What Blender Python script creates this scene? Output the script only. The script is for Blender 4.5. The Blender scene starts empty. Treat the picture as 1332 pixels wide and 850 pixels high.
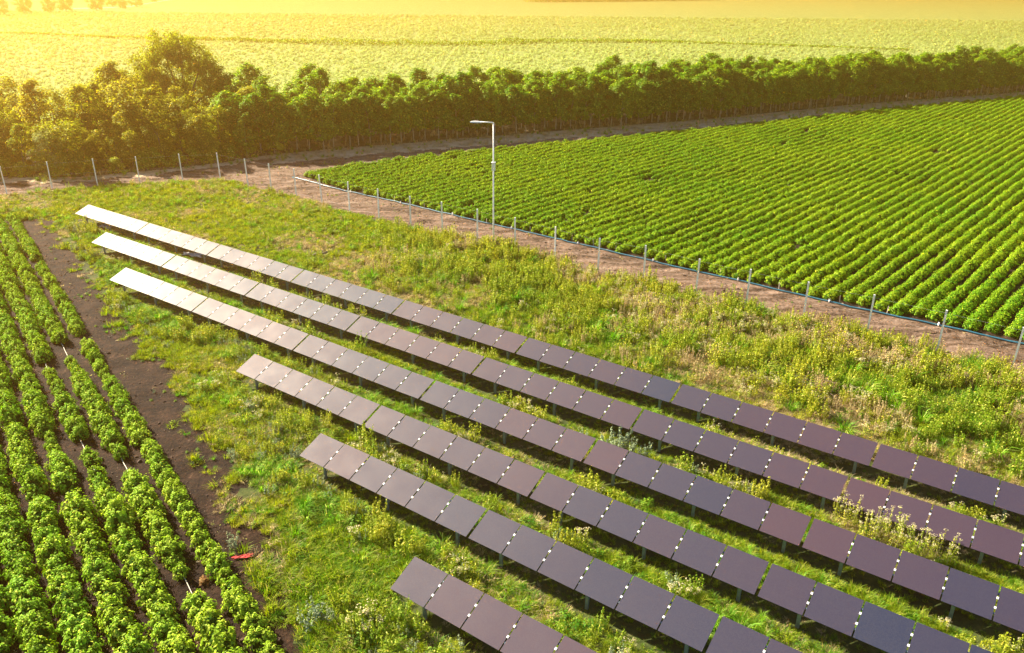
import bpy, math, random
import numpy as np
from mathutils import Matrix, Vector, Euler
R = math.radians
rng = np.random.default_rng(7); random.seed(7)
sc = bpy.context.scene
col = sc.collection
# ------------------------------------------------------------------ camera
CF, CP, CR, CH = 1029.65, 0.41647, 0.00961, 17.0
_fw = np.array([0, math.cos(CP), -math.sin(CP)]); _rt = np.array([1., 0, 0]); _up = np.array([0, math.sin(CP), math.cos(CP)])
RT = math.cos(CR)*_rt + math.sin(CR)*_up; UP = -math.sin(CR)*_rt + math.cos(CR)*_up; FW = _fw
cam = bpy.data.cameras.new('camera'); cam.sensor_width = 36; cam.lens = CF/1332*36
cam.clip_end = 6000; cam.clip_start = .5
co = bpy.data.objects.new('camera', cam); col.objects.link(co); sc.camera = co
co.matrix_world = Matrix(((RT[0], UP[0], -FW[0], 0), (RT[1], UP[1], -FW[1], 0), (RT[2], UP[2], -FW[2], CH), (0, 0, 0, 1)))
# ------------------------------------------------------------------ light
SUN_AZ, SUN_EL = -53., 31.
w = bpy.data.worlds.new("World"); sc.world = w; w.use_nodes = True
sky = w.node_tree.nodes.new('ShaderNodeTexSky'); sky.sky_type = 'NISHITA'; sky.sun_disc = False
sky.sun_elevation = R(SUN_EL); sky.sun_rotation = R(SUN_AZ); sky.air_density = .8; sky.dust_density = .3
w.node_tree.links.new(sky.outputs[0], w.node_tree.nodes['Background'].inputs[0])
w.node_tree.nodes['Background'].inputs[1].default_value = .05
sl = bpy.data.lights.new('sun', 'SUN'); sl.energy = 5.0; sl.angle = R(.6); sl.color = (1, .90, .70)
so = bpy.data.objects.new('sun', sl); col.objects.link(so)
sd = Vector((math.sin(R(SUN_AZ))*math.cos(R(SUN_EL)), math.cos(R(SUN_AZ))*math.cos(R(SUN_EL)), math.sin(R(SUN_EL))))
so.rotation_euler = sd.to_track_quat('Z', 'Y').to_euler(); so.location = (0, 0, 60)
sc.view_settings.view_transform = 'Standard'; sc.view_settings.look = 'None'; sc.view_settings.gamma = 1
sc.view_settings.use_curve_mapping = False; sc.view_settings.exposure = 2.05
FLARE_HAZE = .0017  # density of the added air that imitates the flare glow
sc.cycles.max_bounces = 6; sc.cycles.diffuse_bounces = 3; sc.cycles.glossy_bounces = 3; sc.cycles.transmission_bounces = 3
sc.cycles.volume_bounces = 1; sc.cycles.transparent_max_bounces = 6; sc.cycles.use_denoising = True

# ------------------------------------------------------------------ helpers
def G(x, y, z=0.0):
    """where the ray of a reference pixel meets the height z"""
    d = FW + RT*(x-666)/CF - UP*(y-425)/CF
    t = (z-CH)/d[2]
    return np.array([d[0]*t, d[1]*t])
def GP(l, z=0.): return np.array([G(a, b, z) for a, b in l])
def PX(P):
    P = np.atleast_2d(P); d = P-np.array([0, 0, CH]); z = d@FW
    return np.stack([666+CF*(d@RT)/z, 425-CF*(d@UP)/z], -1), z
def inframe(X, Y, m=60):
    p, z = PX(np.stack([X, Y, np.zeros_like(X)], -1))
    return (z > 1) & (p[:, 0] > -m) & (p[:, 0] < 1332+m) & (p[:, 1] < 850+m)
def inpoly(X, Y, P):
    r = np.zeros(X.shape, bool); n = len(P)
    for i in range(n):
        x0, y0 = P[i]; x1, y1 = P[(i+1) % n]
        c = ((y0 > Y) != (y1 > Y))
        with np.errstate(divide='ignore', invalid='ignore'):
            r ^= c & (X < (x1-x0)*(Y-y0)/(y1-y0+1e-12)+x0)
    return r
def dpoly(X, Y, L, closed=False):
    """unsigned distance to a polyline"""
    D = np.full(X.shape, 1e9); n = len(L)
    for i in range(n if closed else n-1):
        a = L[i]; b = L[(i+1) % n]; ab = b-a
        t = np.clip(((X-a[0])*ab[0]+(Y-a[1])*ab[1])/(ab@ab), 0, 1)
        D = np.minimum(D, np.hypot(X-a[0]-t*ab[0], Y-a[1]-t*ab[1]))
    return D
_T = rng.random((256, 256))
def vnoise(X, Y, s, o=0):
    X = X/s+37.3+o*11.7; Y = Y/s+91.1+o*5.3
    xi = np.floor(X).astype(int); yi = np.floor(Y).astype(int); fx = X-xi; fy = Y-yi
    fx = fx*fx*(3-2*fx); fy = fy*fy*(3-2*fy)
    g = lambda a, b: _T[a % 256, b % 256]
    return (g(xi, yi)*(1-fx)+g(xi+1, yi)*fx)*(1-fy)+(g(xi, yi+1)*(1-fx)+g(xi+1, yi+1)*fx)*fy
def fbm(X, Y, s, o=0, n=3):
    v = 0; a = 0
    for k in range(n):
        v = v+vnoise(X, Y, s/2**k, o+k)*.5**k; a += .5**k
    return v/a

def mesh(name, V, F, mats=(), mi=None, smooth=False):
    m = bpy.data.meshes.new(name); V = np.asarray(V, dtype=np.float32)
    if isinstance(F, np.ndarray):
        m.vertices.add(len(V)); m.vertices.foreach_set('co', V.ravel())
        k = F.shape[1]; m.loops.add(F.size); m.polygons.add(len(F))
        m.loops.foreach_set('vertex_index', F.ravel().astype(np.int32))
        m.polygons.foreach_set('loop_start', np.arange(0, F.size, k, dtype=np.int32))
        m.update(calc_edges=True); m.validate()
    else:
        m.from_pydata(V.tolist(), [], F); m.update()
    for q in mats: m.materials.append(q)
    if mi is not None: m.polygons.foreach_set('material_index', np.asarray(mi, dtype=np.int32))
    if smooth: m.polygons.foreach_set('use_smooth', np.ones(len(m.polygons), bool))
    return m
class MB:
    """collects shapes for one mesh"""
    def __init__(s): s.V = []; s.F = []; s.n = 0
    def add(s, V, F):
        s.V += [tuple(v) for v in V]; s.F += [tuple(i+s.n for i in f) for f in F]; s.n = len(s.V)
    def box(s, x0, x1, y0, y1, z0, z1, M=None):
        V = [(x, y, z) for z in (z0, z1) for y in (y0, y1) for x in (x0, x1)]
        if M is not None: V = [tuple(M @ Vector(v)) for v in V]
        s.add(V, [(0, 2, 3, 1), (4, 5, 7, 6), (0, 1, 5, 4), (2, 6, 7, 3), (0, 4, 6, 2), (1, 3, 7, 5)])
    def tube(s, P, rad, k=8, cap=True):
        P = [Vector(p) for p in P]
        if not hasattr(rad, '__len__'): rad = [rad]*len(P)
        V = []; F = []; a = None
        for i, p in enumerate(P):
            t = (P[min(i+1, len(P)-1)]-P[max(i-1, 0)]).normalized()
            if a is None: a = t.orthogonal().normalized()
            a = (a-t*a.dot(t)).normalized(); b = t.cross(a)
            for j in range(k):
                q = 2*math.pi*j/k; V.append(p+(a*math.cos(q)+b*math.sin(q))*rad[i])
        for i in range(len(P)-1):
            for j in range(k):
                F.append((i*k+j, i*k+(j+1) % k, (i+1)*k+(j+1) % k, (i+1)*k+j))
        if cap: F.append(tuple(range(k-1, -1, -1))); F.append(tuple((len(P)-1)*k+j for j in range(k)))
        s.add(V, F)
    def mesh(s, name, mat, smooth=False): return mesh(name, s.V, s.F, (mat,), smooth=smooth)
def link(name, me, parent=None, loc=None, rot=None):
    o = bpy.data.objects.new(name, me); col.objects.link(o)
    if parent: o.parent = parent
    if loc is not None: o.location = loc
    if rot is not None: o.rotation_euler = rot
    return o
def tag(o, label=None, cat=None, group=None, kind=None):
    if label: o['label'] = label
    if cat: o['category'] = cat
    if group: o['group'] = group
    if kind: o['kind'] = kind
    return o

_o1 = 'first second third fourth fifth sixth seventh eighth ninth tenth eleventh twelfth thirteenth fourteenth fifteenth sixteenth seventeenth eighteenth nineteenth'.split()
_o2 = 'twenty thirty forty fifty sixty seventy eighty ninety'.split()
def nth(n):
    """1 -> first, 42 -> forty-second"""
    if n < 20: return _o1[n-1]
    t = _o2[min(n//10, 9)-2]
    return t[:-1]+'ieth' if n % 10 == 0 else t+'-'+_o1[n % 10-1]
# leaf meshes -----------------------------------------------------------
def leaves(C, N, size, asp=1.8, droop=.25, r=rng):
    """one bent leaf (two quads folded on its rib) per row of C; N its face normal"""
    n = len(C); N = N/np.linalg.norm(N, axis=1, keepdims=True)
    A = r.normal(size=(n, 3)); A -= (A*N).sum(1, keepdims=True)*N; A /= np.linalg.norm(A, axis=1, keepdims=True)
    B = np.cross(N, A); s = size*(.7+.6*r.random(n))[:, None]
    P = np.stack([C-A*s*.5, C+B*s/asp*.5+N*s*.08, C+A*s*.5-N*s*droop, C-B*s/asp*.5+N*s*.08], 1)
    F = np.arange(4*n).reshape(n, 4)
    return P.reshape(-1, 3), F
def sph(n, r=rng):
    v = r.normal(size=(n, 3)); return v/np.linalg.norm(v, axis=1, keepdims=True)
def blades(n, rad, h, lean, wd, r=rng, arch=.35):
    a = r.random(n)*2*math.pi; q = rad*np.sqrt(r.random(n)); b = np.stack([q*np.cos(a), q*np.sin(a), np.zeros(n)], -1)
    d = a+r.normal(size=n)*.8; l = lean*(.3+r.random(n)); D = np.stack([np.cos(d), np.sin(d), np.zeros(n)], -1)
    W = np.stack([-np.sin(d), np.cos(d), np.zeros(n)], -1)*wd*(.6+.8*r.random(n))[:, None]
    H = (h*(.5+.7*r.random(n)))[:, None]; Z = np.array([0, 0, 1.])
    m = b+D*l[:, None]*H*.4+Z*H*.6; t = b+D*l[:, None]*H*1.2+Z*H*(1-arch*l[:, None])
    V = np.stack([b-W*.5, b+W*.5, m+W*.45, m-W*.45, t+W*.08, t-W*.08], 1).reshape(-1, 3)
    F = np.concatenate([np.arange(n)[:, None]*6+np.array([0, 1, 2, 3]), np.arange(n)[:, None]*6+np.array([3, 2, 4, 5])])
    return V, F
def join(parts):
    V = []; F = []; MI = []; o = 0
    for v, f, mi in parts:
        V.append(v); F.append(f+o); o += len(v); MI.append(np.full(len(f), mi))
    return np.concatenate(V), np.concatenate(F), np.concatenate(MI)
def stalk(h, r, k=4, rr=.006, lean=0.):
    a = np.arange(k)*2*math.pi/k
    b = np.stack([rr*np.cos(a), rr*np.sin(a), np.zeros(k)], -1); t = b*.5+np.array([lean, 0, h])
    V = np.concatenate([b, t]); F = np.array([[i, (i+1) % k, k+(i+1) % k, k+i] for i in range(k)])
    return V, F

# ------------------------------------------------------------------ materials
def newmat(name):
    m = bpy.data.materials.new(name); m.use_nodes = True; m.node_tree.nodes.clear()
    nt = m.node_tree; out = nt.nodes.new('ShaderNodeOutputMaterial'); return m, nt, out
def nd(nt, t, **k):
    n = nt.nodes.new(t)
    for a, b in k.items():
        if a.startswith('i_'): n.inputs[a[2:].replace('_', ' ')].default_value = b
        else: setattr(n, a, b)
    return n
def mixc(nt, fac, a, b, blend='MIX'):
    n = nt.nodes.new('ShaderNodeMix'); n.data_type = 'RGBA'; n.blend_type = blend
    for s, v in ((n.inputs[0], fac), (n.inputs[6], a), (n.inputs[7], b)):
        if hasattr(v, 'is_output'): nt.links.new(v, s)
        else: s.default_value = v if not isinstance(v, tuple) or len(v) == 4 else (*v, 1)
    return n.outputs[2]
def ramp(nt, src, stops):
    n = nt.nodes.new('ShaderNodeValToRGB'); e = n.color_ramp.elements
    while len(e) < len(stops): e.new(.5)
    for q, (p, c) in zip(e, stops): q.position = p; q.color = (*c, 1)
    nt.links.new(src, n.inputs[0]); return n.outputs[0]
def mapr(nt, src, a, b, c, d):
    n = nt.nodes.new('ShaderNodeMapRange'); n.inputs[1].default_value = a; n.inputs[2].default_value = b
    n.inputs[3].default_value = c; n.inputs[4].default_value = d; nt.links.new(src, n.inputs[0]); return n.outputs[0]
def leafmat(name, ca, cb, cc=None, tr=.35, patch=.12, gloss=.03):
    m, nt, out = newmat(name); L = nt.links
    oi = nd(nt, 'ShaderNodeObjectInfo'); no = nd(nt, 'ShaderNodeTexNoise'); no.inputs['Scale'].default_value = patch
    no.inputs['Detail'].default_value = 3; L.new(oi.outputs['Location'], no.inputs['Vector'])
    f = nd(nt, 'ShaderNodeMath', operation='ADD'); L.new(mapr(nt, no.outputs[0], .35, .65, 0, .65), f.inputs[0]); L.new(mapr(nt, oi.outputs['Random'], 0, 1, -.15, .5), f.inputs[1]); f.use_clamp = True
    c = mixc(nt, f.outputs[0], ca, cb)
    gi = nd(nt, 'ShaderNodeNewGeometry'); ri = gi.outputs['Random Per Island']
    if cc: c = mixc(nt, mapr(nt, ri, .86, .95, 0, 1), c, cc)
    hv = nd(nt, 'ShaderNodeHueSaturation'); L.new(c, hv.inputs['Color']); L.new(mapr(nt, ri, 0, 1, .55, 1.28), hv.inputs['Value']); L.new(mapr(nt, ri, 0, 1, .49, .508), hv.inputs['Hue'])
    c = hv.outputs[0]
    df = nd(nt, 'ShaderNodeBsdfDiffuse'); L.new(c, df.inputs[0]); ts = nd(nt, 'ShaderNodeBsdfTranslucent')
    hb = nd(nt, 'ShaderNodeHueSaturation'); hb.inputs['Value'].default_value = 1.5; hb.inputs['Saturation'].default_value = 1.05; L.new(c, hb.inputs['Color']); L.new(hb.outputs[0], ts.inputs[0])
    mx = nd(nt, 'ShaderNodeMixShader'); mx.inputs[0].default_value = tr; L.new(df.outputs[0], mx.inputs[1]); L.new(ts.outputs[0], mx.inputs[2])
    gl = nd(nt, 'ShaderNodeBsdfGlossy'); gl.inputs['Roughness'].default_value = .55; gl.inputs[0].default_value = (.55, .6, .35, 1)
    m2 = nd(nt, 'ShaderNodeMixShader'); m2.inputs[0].default_value = gloss; L.new(mx.outputs[0], m2.inputs[1]); L.new(gl.outputs[0], m2.inputs[2])
    L.new(m2.outputs[0], out.inputs[0]); return m
def soil(name, stops, scale=.8, fine=6., bump=.6, bd=.04, stretch=None, spots=None):
    m, nt, out = newmat(name); L = nt.links
    tc = nd(nt, 'ShaderNodeNewGeometry'); p = tc.outputs['Position']
    if stretch is not None:
        mp = nd(nt, 'ShaderNodeMapping'); mp.inputs['Rotation'].default_value = (0, 0, stretch[0]); mp.inputs['Scale'].default_value = (stretch[1], 1, 1); L.new(p, mp.inputs[0]); q = mp.outputs[0]
    else: q = p
    n1 = nd(nt, 'ShaderNodeTexNoise'); n1.inputs['Scale'].default_value = scale; n1.inputs['Detail'].default_value = 6; L.new(q, n1.inputs['Vector'])
    n2 = nd(nt, 'ShaderNodeTexNoise'); n2.inputs['Scale'].default_value = fine; n2.inputs['Detail'].default_value = 5; n2.inputs['Roughness'].default_value = .7; L.new(p, n2.inputs['Vector'])
    a = nd(nt, 'ShaderNodeMath', operation='ADD'); L.new(mapr(nt, n1.outputs[0], .3, .7, 0, .7), a.inputs[0]); L.new(mapr(nt, n2.outputs[0], .3, .7, -.15, .45), a.inputs[1])
    c = ramp(nt, a.outputs[0], stops)
    if spots:
        v = nd(nt, 'ShaderNodeTexVoronoi'); v.inputs['Scale'].default_value = spots[0]; L.new(p, v.inputs['Vector'])
        c = mixc(nt, mapr(nt, v.outputs['Distance'], spots[1], spots[1]+.03, 1, 0), c, spots[2])
    b = nd(nt, 'ShaderNodeBsdfPrincipled'); L.new(c, b.inputs['Base Color']); b.inputs['Roughness'].default_value = .95; b.inputs['Specular IOR Level'].default_value = .15
    bm = nd(nt, 'ShaderNodeBump'); bm.inputs['Strength'].default_value = bump; bm.inputs['Distance'].default_value = bd; L.new(n2.outputs[0], bm.inputs['Height']); L.new(bm.outputs[0], b.inputs['Normal'])
    L.new(b.outputs[0], out.inputs[0]); return m
def plain(name, c, rough=.5, metal=0., var=.15, scale=8., ior=1.5, bump=0.):
    m, nt, out = newmat(name); L = nt.links
    tc = nd(nt, 'ShaderNodeTexCoord'); n = nd(nt, 'ShaderNodeTexNoise'); n.inputs['Scale'].default_value = scale; n.inputs['Detail'].default_value = 4; L.new(tc.outputs['Object'], n.inputs['Vector'])
    cc = mixc(nt, mapr(nt, n.outputs[0], .3, .7, 0, 1), tuple(v*(1-var) for v in c), tuple(min(1, v*(1+var)) for v in c))
    b = nd(nt, 'ShaderNodeBsdfPrincipled'); L.new(cc, b.inputs['Base Color']); b.inputs['Roughness'].default_value = rough; b.inputs['Metallic'].default_value = metal; b.inputs['IOR'].default_value = ior
    if bump:
        bm = nd(nt, 'ShaderNodeBump'); bm.inputs['Strength'].default_value = bump; bm.inputs['Distance'].default_value = .02; L.new(n.outputs[0], bm.inputs['Height']); L.new(bm.outputs[0], b.inputs['Normal'])
    L.new(b.outputs[0], out.inputs[0]); return m

M = {}
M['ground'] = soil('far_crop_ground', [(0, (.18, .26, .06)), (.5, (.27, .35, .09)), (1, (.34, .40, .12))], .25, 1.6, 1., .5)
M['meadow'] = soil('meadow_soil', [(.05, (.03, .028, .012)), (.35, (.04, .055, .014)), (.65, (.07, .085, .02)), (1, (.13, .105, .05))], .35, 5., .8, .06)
M['track'] = soil('track_dirt', [(.12, (.03, .017, .01)), (.38, (.10, .062, .04)), (.75, (.21, .14, .10)), (1, (.31, .22, .165))], 1.9, 4.5, 1., .06, stretch=(R(37), .10))
M['road'] = soil('hedge_road_dirt', [(.1, (.07, .05, .035)), (.6, (.15, .11, .085)), (1, (.22, .17, .13))], 1.1, 4.5, .8, .04, stretch=(R(-27), .2))
M['verge'] = soil('dry_verge', [(.1, (.22, .16, .08)), (.5, (.50, .38, .22)), (1, (.62, .50, .33))], .7, 5., 1., .08)
M['wood'] = soil('woodland_floor', [(.1, (.03, .02, .01)), (.6, (.10, .07, .035)), (1, (.2, .15, .08))], .7, 4., 1., .05)
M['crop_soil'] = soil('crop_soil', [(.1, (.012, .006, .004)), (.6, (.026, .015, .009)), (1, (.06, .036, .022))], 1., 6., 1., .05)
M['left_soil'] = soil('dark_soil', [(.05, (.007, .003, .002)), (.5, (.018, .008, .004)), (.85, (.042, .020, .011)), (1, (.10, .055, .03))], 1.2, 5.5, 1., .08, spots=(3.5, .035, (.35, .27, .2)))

L_ = leafmat
M['crop'] = L_('crop_leaf', (.14, .34, .008), (.29, .42, .012), (.46, .44, .03), tr=.22, patch=.09)
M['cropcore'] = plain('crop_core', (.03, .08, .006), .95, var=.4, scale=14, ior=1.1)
M['bush'] = L_('bush_leaf', (.16, .34, .016), (.29, .42, .022), (.46, .48, .06), tr=.22, patch=.15, gloss=.02)
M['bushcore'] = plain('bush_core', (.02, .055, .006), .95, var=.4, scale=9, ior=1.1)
M['tree'] = L_('tree_leaf', (.08, .22, .006), (.19, .31, .010), (.40, .42, .03), tr=.42, patch=.06, gloss=.04)
M['thick'] = L_('thicket_leaf', (.16, .21, .01), (.32, .29, .02), (.46, .38, .04), tr=.55, patch=.14, gloss=.03)
M['pale'] = L_('pale_leaf', (.20, .25, .06), (.24, .27, .07), None, tr=.45, patch=.2)
M['bigtree'] = L_('big_tree_leaf', (.24, .28, .02), (.30, .30, .02), None, tr=.6, patch=.2)
M['brownleaf'] = L_('brown_leaf', (.17, .07, .02), (.24, .10, .03), None, tr=.3)
M['grass'] = L_('grass_blade', (.14, .29, .008), (.34, .37, .012), (.46, .38, .07), tr=.4, patch=.11)
M['darkgrass'] = L_('dark_grass', (.05, .20, .010), (.10, .26, .012), None, tr=.4, patch=.2)  # deeper green grass, mixed in among the rest
M['longgrass'] = L_('long_grass', (.09, .30, .010), (.20, .38, .014), (.42, .40, .1), tr=.4, patch=.2)
M['weed'] = L_('weed_leaf', (.19, .31, .012), (.42, .42, .03), (.58, .50, .10), tr=.45, patch=.13)
M['dry'] = L_('dry_weed', (.48, .38, .15), (.56, .42, .25), (.34, .34, .06), tr=.4, patch=.13, gloss=.03)
M['grey'] = L_('grey_green_leaf', (.22, .28, .16), (.30, .35, .20), None, tr=.25, patch=.3)
M['umbel'] = L_('umbel_flower', (.55, .48, .26), (.62, .55, .34), None, tr=.3)
M['ground_leaf'] = L_('broad_leaf', (.10, .25, .015), (.20, .30, .02), (.36, .32, .04), tr=.35, patch=.3)
M['clod'] = plain('clod_earth', (.075, .04, .024), .95, var=.5, scale=4)
M['trunk'] = plain('bark', (.17, .13, .09), .9, var=.35, scale=5, bump=.5)
M['pale_bark'] = plain('pale_bark', (.42, .33, .22), .85, var=.25, scale=5, bump=.4)
M['galv'] = plain('galvanised_post', (.88, .88, .86), .5, .1, var=.1)
M['lampwhite'] = plain('white_lamp_paint', (.80, .80, .78), .4, var=.05)
M['steel'] = plain('dark_steel', (.20, .28, .31), .5, .6, var=.2)
M['clamp'] = plain('clamp_white', (.80, .80, .80), .4, .1, var=.05)
M['hose'] = plain('blue_hose', (.03, .14, .20), .35, var=.2, scale=2.)
M['drip'] = plain('pale_hose', (.52, .45, .34), .5, var=.15)
M['stake'] = plain('stake_wood', (.5, .42, .32), .8, var=.2)
M['red'] = plain('red_cloth', (.45, .02, .02), .8, var=.3)
M['white'] = plain('white_sheet', (.78, .74, .66), .6, var=.1)
M['greybag'] = plain('grey_sack', (.30, .36, .38), .7, var=.2)
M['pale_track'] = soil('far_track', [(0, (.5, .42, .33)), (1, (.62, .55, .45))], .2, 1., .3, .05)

def panelmat():
    m, nt, out = newmat('thin_film_glass'); L = nt.links
    tc = nd(nt, 'ShaderNodeTexCoord'); oi = nd(nt, 'ShaderNodeObjectInfo')
    ad = nd(nt, 'ShaderNodeVectorMath', operation='ADD'); L.new(tc.outputs['Object'], ad.inputs[0]); L.new(oi.outputs['Location'], ad.inputs[1])
    n = nd(nt, 'ShaderNodeTexNoise'); n.inputs['Scale'].default_value = 1.1; n.inputs['Detail'].default_value = 2; L.new(ad.outputs[0], n.inputs['Vector'])
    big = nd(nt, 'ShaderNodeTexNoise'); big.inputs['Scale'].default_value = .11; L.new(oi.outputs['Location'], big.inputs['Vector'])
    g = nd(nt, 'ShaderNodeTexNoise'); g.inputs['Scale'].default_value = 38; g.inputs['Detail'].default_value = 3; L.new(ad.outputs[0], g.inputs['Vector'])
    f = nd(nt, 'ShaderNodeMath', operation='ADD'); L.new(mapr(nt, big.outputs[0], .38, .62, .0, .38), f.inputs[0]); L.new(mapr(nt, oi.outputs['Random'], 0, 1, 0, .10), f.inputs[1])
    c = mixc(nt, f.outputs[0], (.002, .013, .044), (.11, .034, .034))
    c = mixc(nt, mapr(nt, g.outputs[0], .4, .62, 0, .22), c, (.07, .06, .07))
    b = nd(nt, 'ShaderNodeBsdfPrincipled'); L.new(c, b.inputs['Base Color']); b.inputs['IOR'].default_value = 1.5; b.inputs['Specular IOR Level'].default_value = .40
    L.new(mapr(nt, n.outputs[0], .3, .7, .63, .69), b.inputs['Roughness'])
    b.inputs['Specular Tint'].default_value = (1, .93, .88, 1)
    b.inputs['Coat Weight'].default_value = .08; b.inputs['Coat Roughness'].default_value = .22
    L.new(b.outputs[0], out.inputs[0]); return m
M['panel'] = panelmat()
M['edge'] = plain('panel_edge', (.012, .014, .016), .5, var=.2)

# ------------------------------------------------------------------ layout (metres, from the photograph's own perspective)
HB = np.vstack([[-120, 45], [-75, 60], GP([(0, 232), (100, 231), (200, 222), (290, 212), (340, 203), (400, 197), (444, 193), (544, 185), (644, 177), (777, 166.6), (888, 158), (1005, 147), (1105, 137), (1221, 128), (1332, 120)]), [105, 148.5], [140, 167]])
FP = np.vstack([GP([(390, 229), (477, 213), (611, 197), (888, 172), (1150, 143), (1332, 126)]), [100, 142.5], [110, 125], [60, 10], GP([(1332, 449)]), GP([(1221, 424), (1038, 384), (888, 350), (721, 311), (597, 283), (500, 260), (435, 246)])])
tops = [(0, 217), (60, 211), (120, 207), (175.7, 204), (232.3, 200.7), (282, 199), (318.3, 207), (349, 213), (381.7, 220), (415.7, 227.5), (452, 237), (490.7, 246), (532.5, 255.5), (574.5, 263), (620.7, 272.3), (670.3, 283.3), (723, 295.7), (780, 310), (840.7, 320), (909.7, 336.7), (976.7, 350.7), (1052.7, 367.3), (1138, 384), (1232, 404), (1332, 426.7)]
POSTH = 2.35
FL = GP(tops, POSTH)
dL = (FL[0]-FL[3])/3; dR = (FL[-1]-FL[-6])/5
FLx = np.vstack([FL[0]+dL*2, FL[0]+dL, FL, FL[-1]+dR, FL[-1]+dR*2, FL[-1]+dR*3])
FLL = np.vstack([FL[0]+dL*16, FLx, FL[-1]+dR*12])
LD0 = np.array([[-46, 57], [-38.5, 57.6]])                                  # far end of the near crop
LDo = np.vstack([GP([(64, 288), (94, 327), (125, 374), (163, 421), (205, 470), (248, 540), (298, 620), (336, 700), (388, 840)]), [-2, 10], [1, 4]])
LDP = np.vstack([[-80, 57], LD0, LDo, [-80, 4]])
RA = R(41.7); RU = np.array([math.sin(RA), math.cos(RA)]); RN = np.array([math.cos(RA), -math.sin(RA)]); RS = .912; RN0 = -5.63
LA = R(-36.85); LU = np.array([math.sin(LA), math.cos(LA)]); LN = np.array([math.cos(LA), -math.sin(LA)])
LS = .992; LN0 = 5.50*math.cos(LA)   # signed offset of the outermost row
TAZ = -.61621; U = np.array([math.cos(TAZ), math.sin(TAZ)]); Vv = np.array([-U[1], U[0]])
TR = [(-59.54, 27.75), (-51.86, 24.80), (-44.20, 21.70), (-28.55, 18.75), (-20.91, 15.84), (-13.32, 12.71)]
TL, TW, TZ, ZL = 8.0157, 1.0963, .4388, .60

# ------------------------------------------------------------------ terrain: one height field, split by ground cover
gs = .25
xs = np.arange(-66, 112, gs); ys = np.arange(4, 176, gs)
GX, GY = np.meshgrid(xs, ys)
nz = (fbm(GX, GY, 1.2, 3)-.5); nz2 = fbm(GX, GY, .6, 8)-.5
PX_, PY_ = GX+nz*1.5+nz2*.7, GY+(fbm(GX, GY, 1.2, 13)-.5)*1.5
near = inpoly(GX, GY, np.vstack([FLL, [140, -40], [-140, -40], [-140, 40]]))     # the camera's side of the fence
dF = dpoly(GX, GY, FLL); sF = np.where(near, -dF, dF)
far = inpoly(GX, GY, np.vstack([HB, [140, 400], [-140, 400]]))                   # beyond the foot of the trees
dH = dpoly(GX, GY, HB)
infield = inpoly(GX+nz*.3, GY+nz2*.3, FP)
left = inpoly(PX_, PY_, LDP)
zone = np.full(GX.shape, 1)                    # track
zone[sF+nz*1.0 < -.30] = 0                      # meadow
zone[(zone == 0) & left] = 5
vw = np.where(GX < -24, 1.6, 4.6)
zone[(~near) & (dH < vw+nz*2.2)] = 2           # verge
rd = (~near) & (~far) & (zone == 1) & (dpoly(GX, GY, HB) < 9) & (GX > -16) & (dpoly(GX, GY, FP, True) < 5) & (sF > 6)
zone[rd] = 6
zone[infield] = 4
zone[far] = 3
zone[far & (dH > 30)] = 9
H = np.zeros(GX.shape)
hn = fbm(GX, GY, 5, 20)-.5
H += hn*.12
mz = zone == 0
H[mz] += ((fbm(GX, GY, .9, 31)-.5)*.16)[mz]
ridge = (GX*RN[0]+GY*RN[1]-RN0)/RS
H[infield] += (.06*np.cos(2*math.pi*ridge)+nz2*.05)[infield]
lr = (GX*LN[0]+GY*LN[1]-LN0)/LS
m5 = zone == 5
H[m5] += (.05*np.cos(2*math.pi*lr)*(lr < .4)+nz2*.14+nz*.08)[m5]
m1 = zone == 1
rut = np.exp(-((sF-1.3)/.24)**2)+np.exp(-((sF-3.0)/.24)**2)
H += np.where((zone == 1) | (zone == 6), -.21*rut+nz2*.18+nz*.07, 0)
H = np.maximum(H, -.18)
# soften steps between covers
for _ in range(1): H[1:-1, 1:-1] = (H[1:-1, 1:-1]*2+H[:-2, 1:-1]+H[2:, 1:-1]+H[1:-1, :-2]+H[1:-1, 2:])/6
def hz(x, y):
    i = np.clip((np.asarray(x)-xs[0])/gs, 0, len(xs)-1.001); j = np.clip((np.asarray(y)-ys[0])/gs, 0, len(ys)-1.001)
    i0 = i.astype(int); j0 = j.astype(int); a = i-i0; b = j-j0
    return (H[j0, i0]*(1-a)+H[j0, i0+1]*a)*(1-b)+(H[j0+1, i0]*(1-a)+H[j0+1, i0+1]*a)*b
def zn(x, y):
    i = np.clip(((np.asarray(x)-xs[0])/gs).astype(int), 0, len(xs)-1); j = np.clip(((np.asarray(y)-ys[0])/gs).astype(int), 0, len(ys)-1)
    return zone[j, i]
ny, nx = GX.shape
idx = np.arange(ny*nx).reshape(ny, nx)
FQ = np.stack([idx[:-1, :-1], idx[:-1, 1:], idx[1:, 1:], idx[1:, :-1]], -1).reshape(-1, 4)
ZF = zone[:-1, :-1].reshape(-1)
AV = np.stack([GX.ravel(), GY.ravel(), H.ravel()], -1)
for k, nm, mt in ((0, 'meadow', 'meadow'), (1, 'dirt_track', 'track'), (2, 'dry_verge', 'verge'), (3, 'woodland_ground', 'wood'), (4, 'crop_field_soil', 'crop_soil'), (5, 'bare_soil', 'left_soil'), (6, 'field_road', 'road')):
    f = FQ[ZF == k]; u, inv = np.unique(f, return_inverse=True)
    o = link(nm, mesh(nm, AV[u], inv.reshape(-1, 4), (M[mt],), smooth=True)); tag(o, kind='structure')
b = MB(); b.add([(-2200, -600, -.25), (2200, -600, -.25), (2200, 3200, -.25), (-2200, 3200, -.25)], [(0, 1, 2, 3)])
tag(link('ground', b.mesh('ground', M['ground'])), kind='structure')
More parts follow.
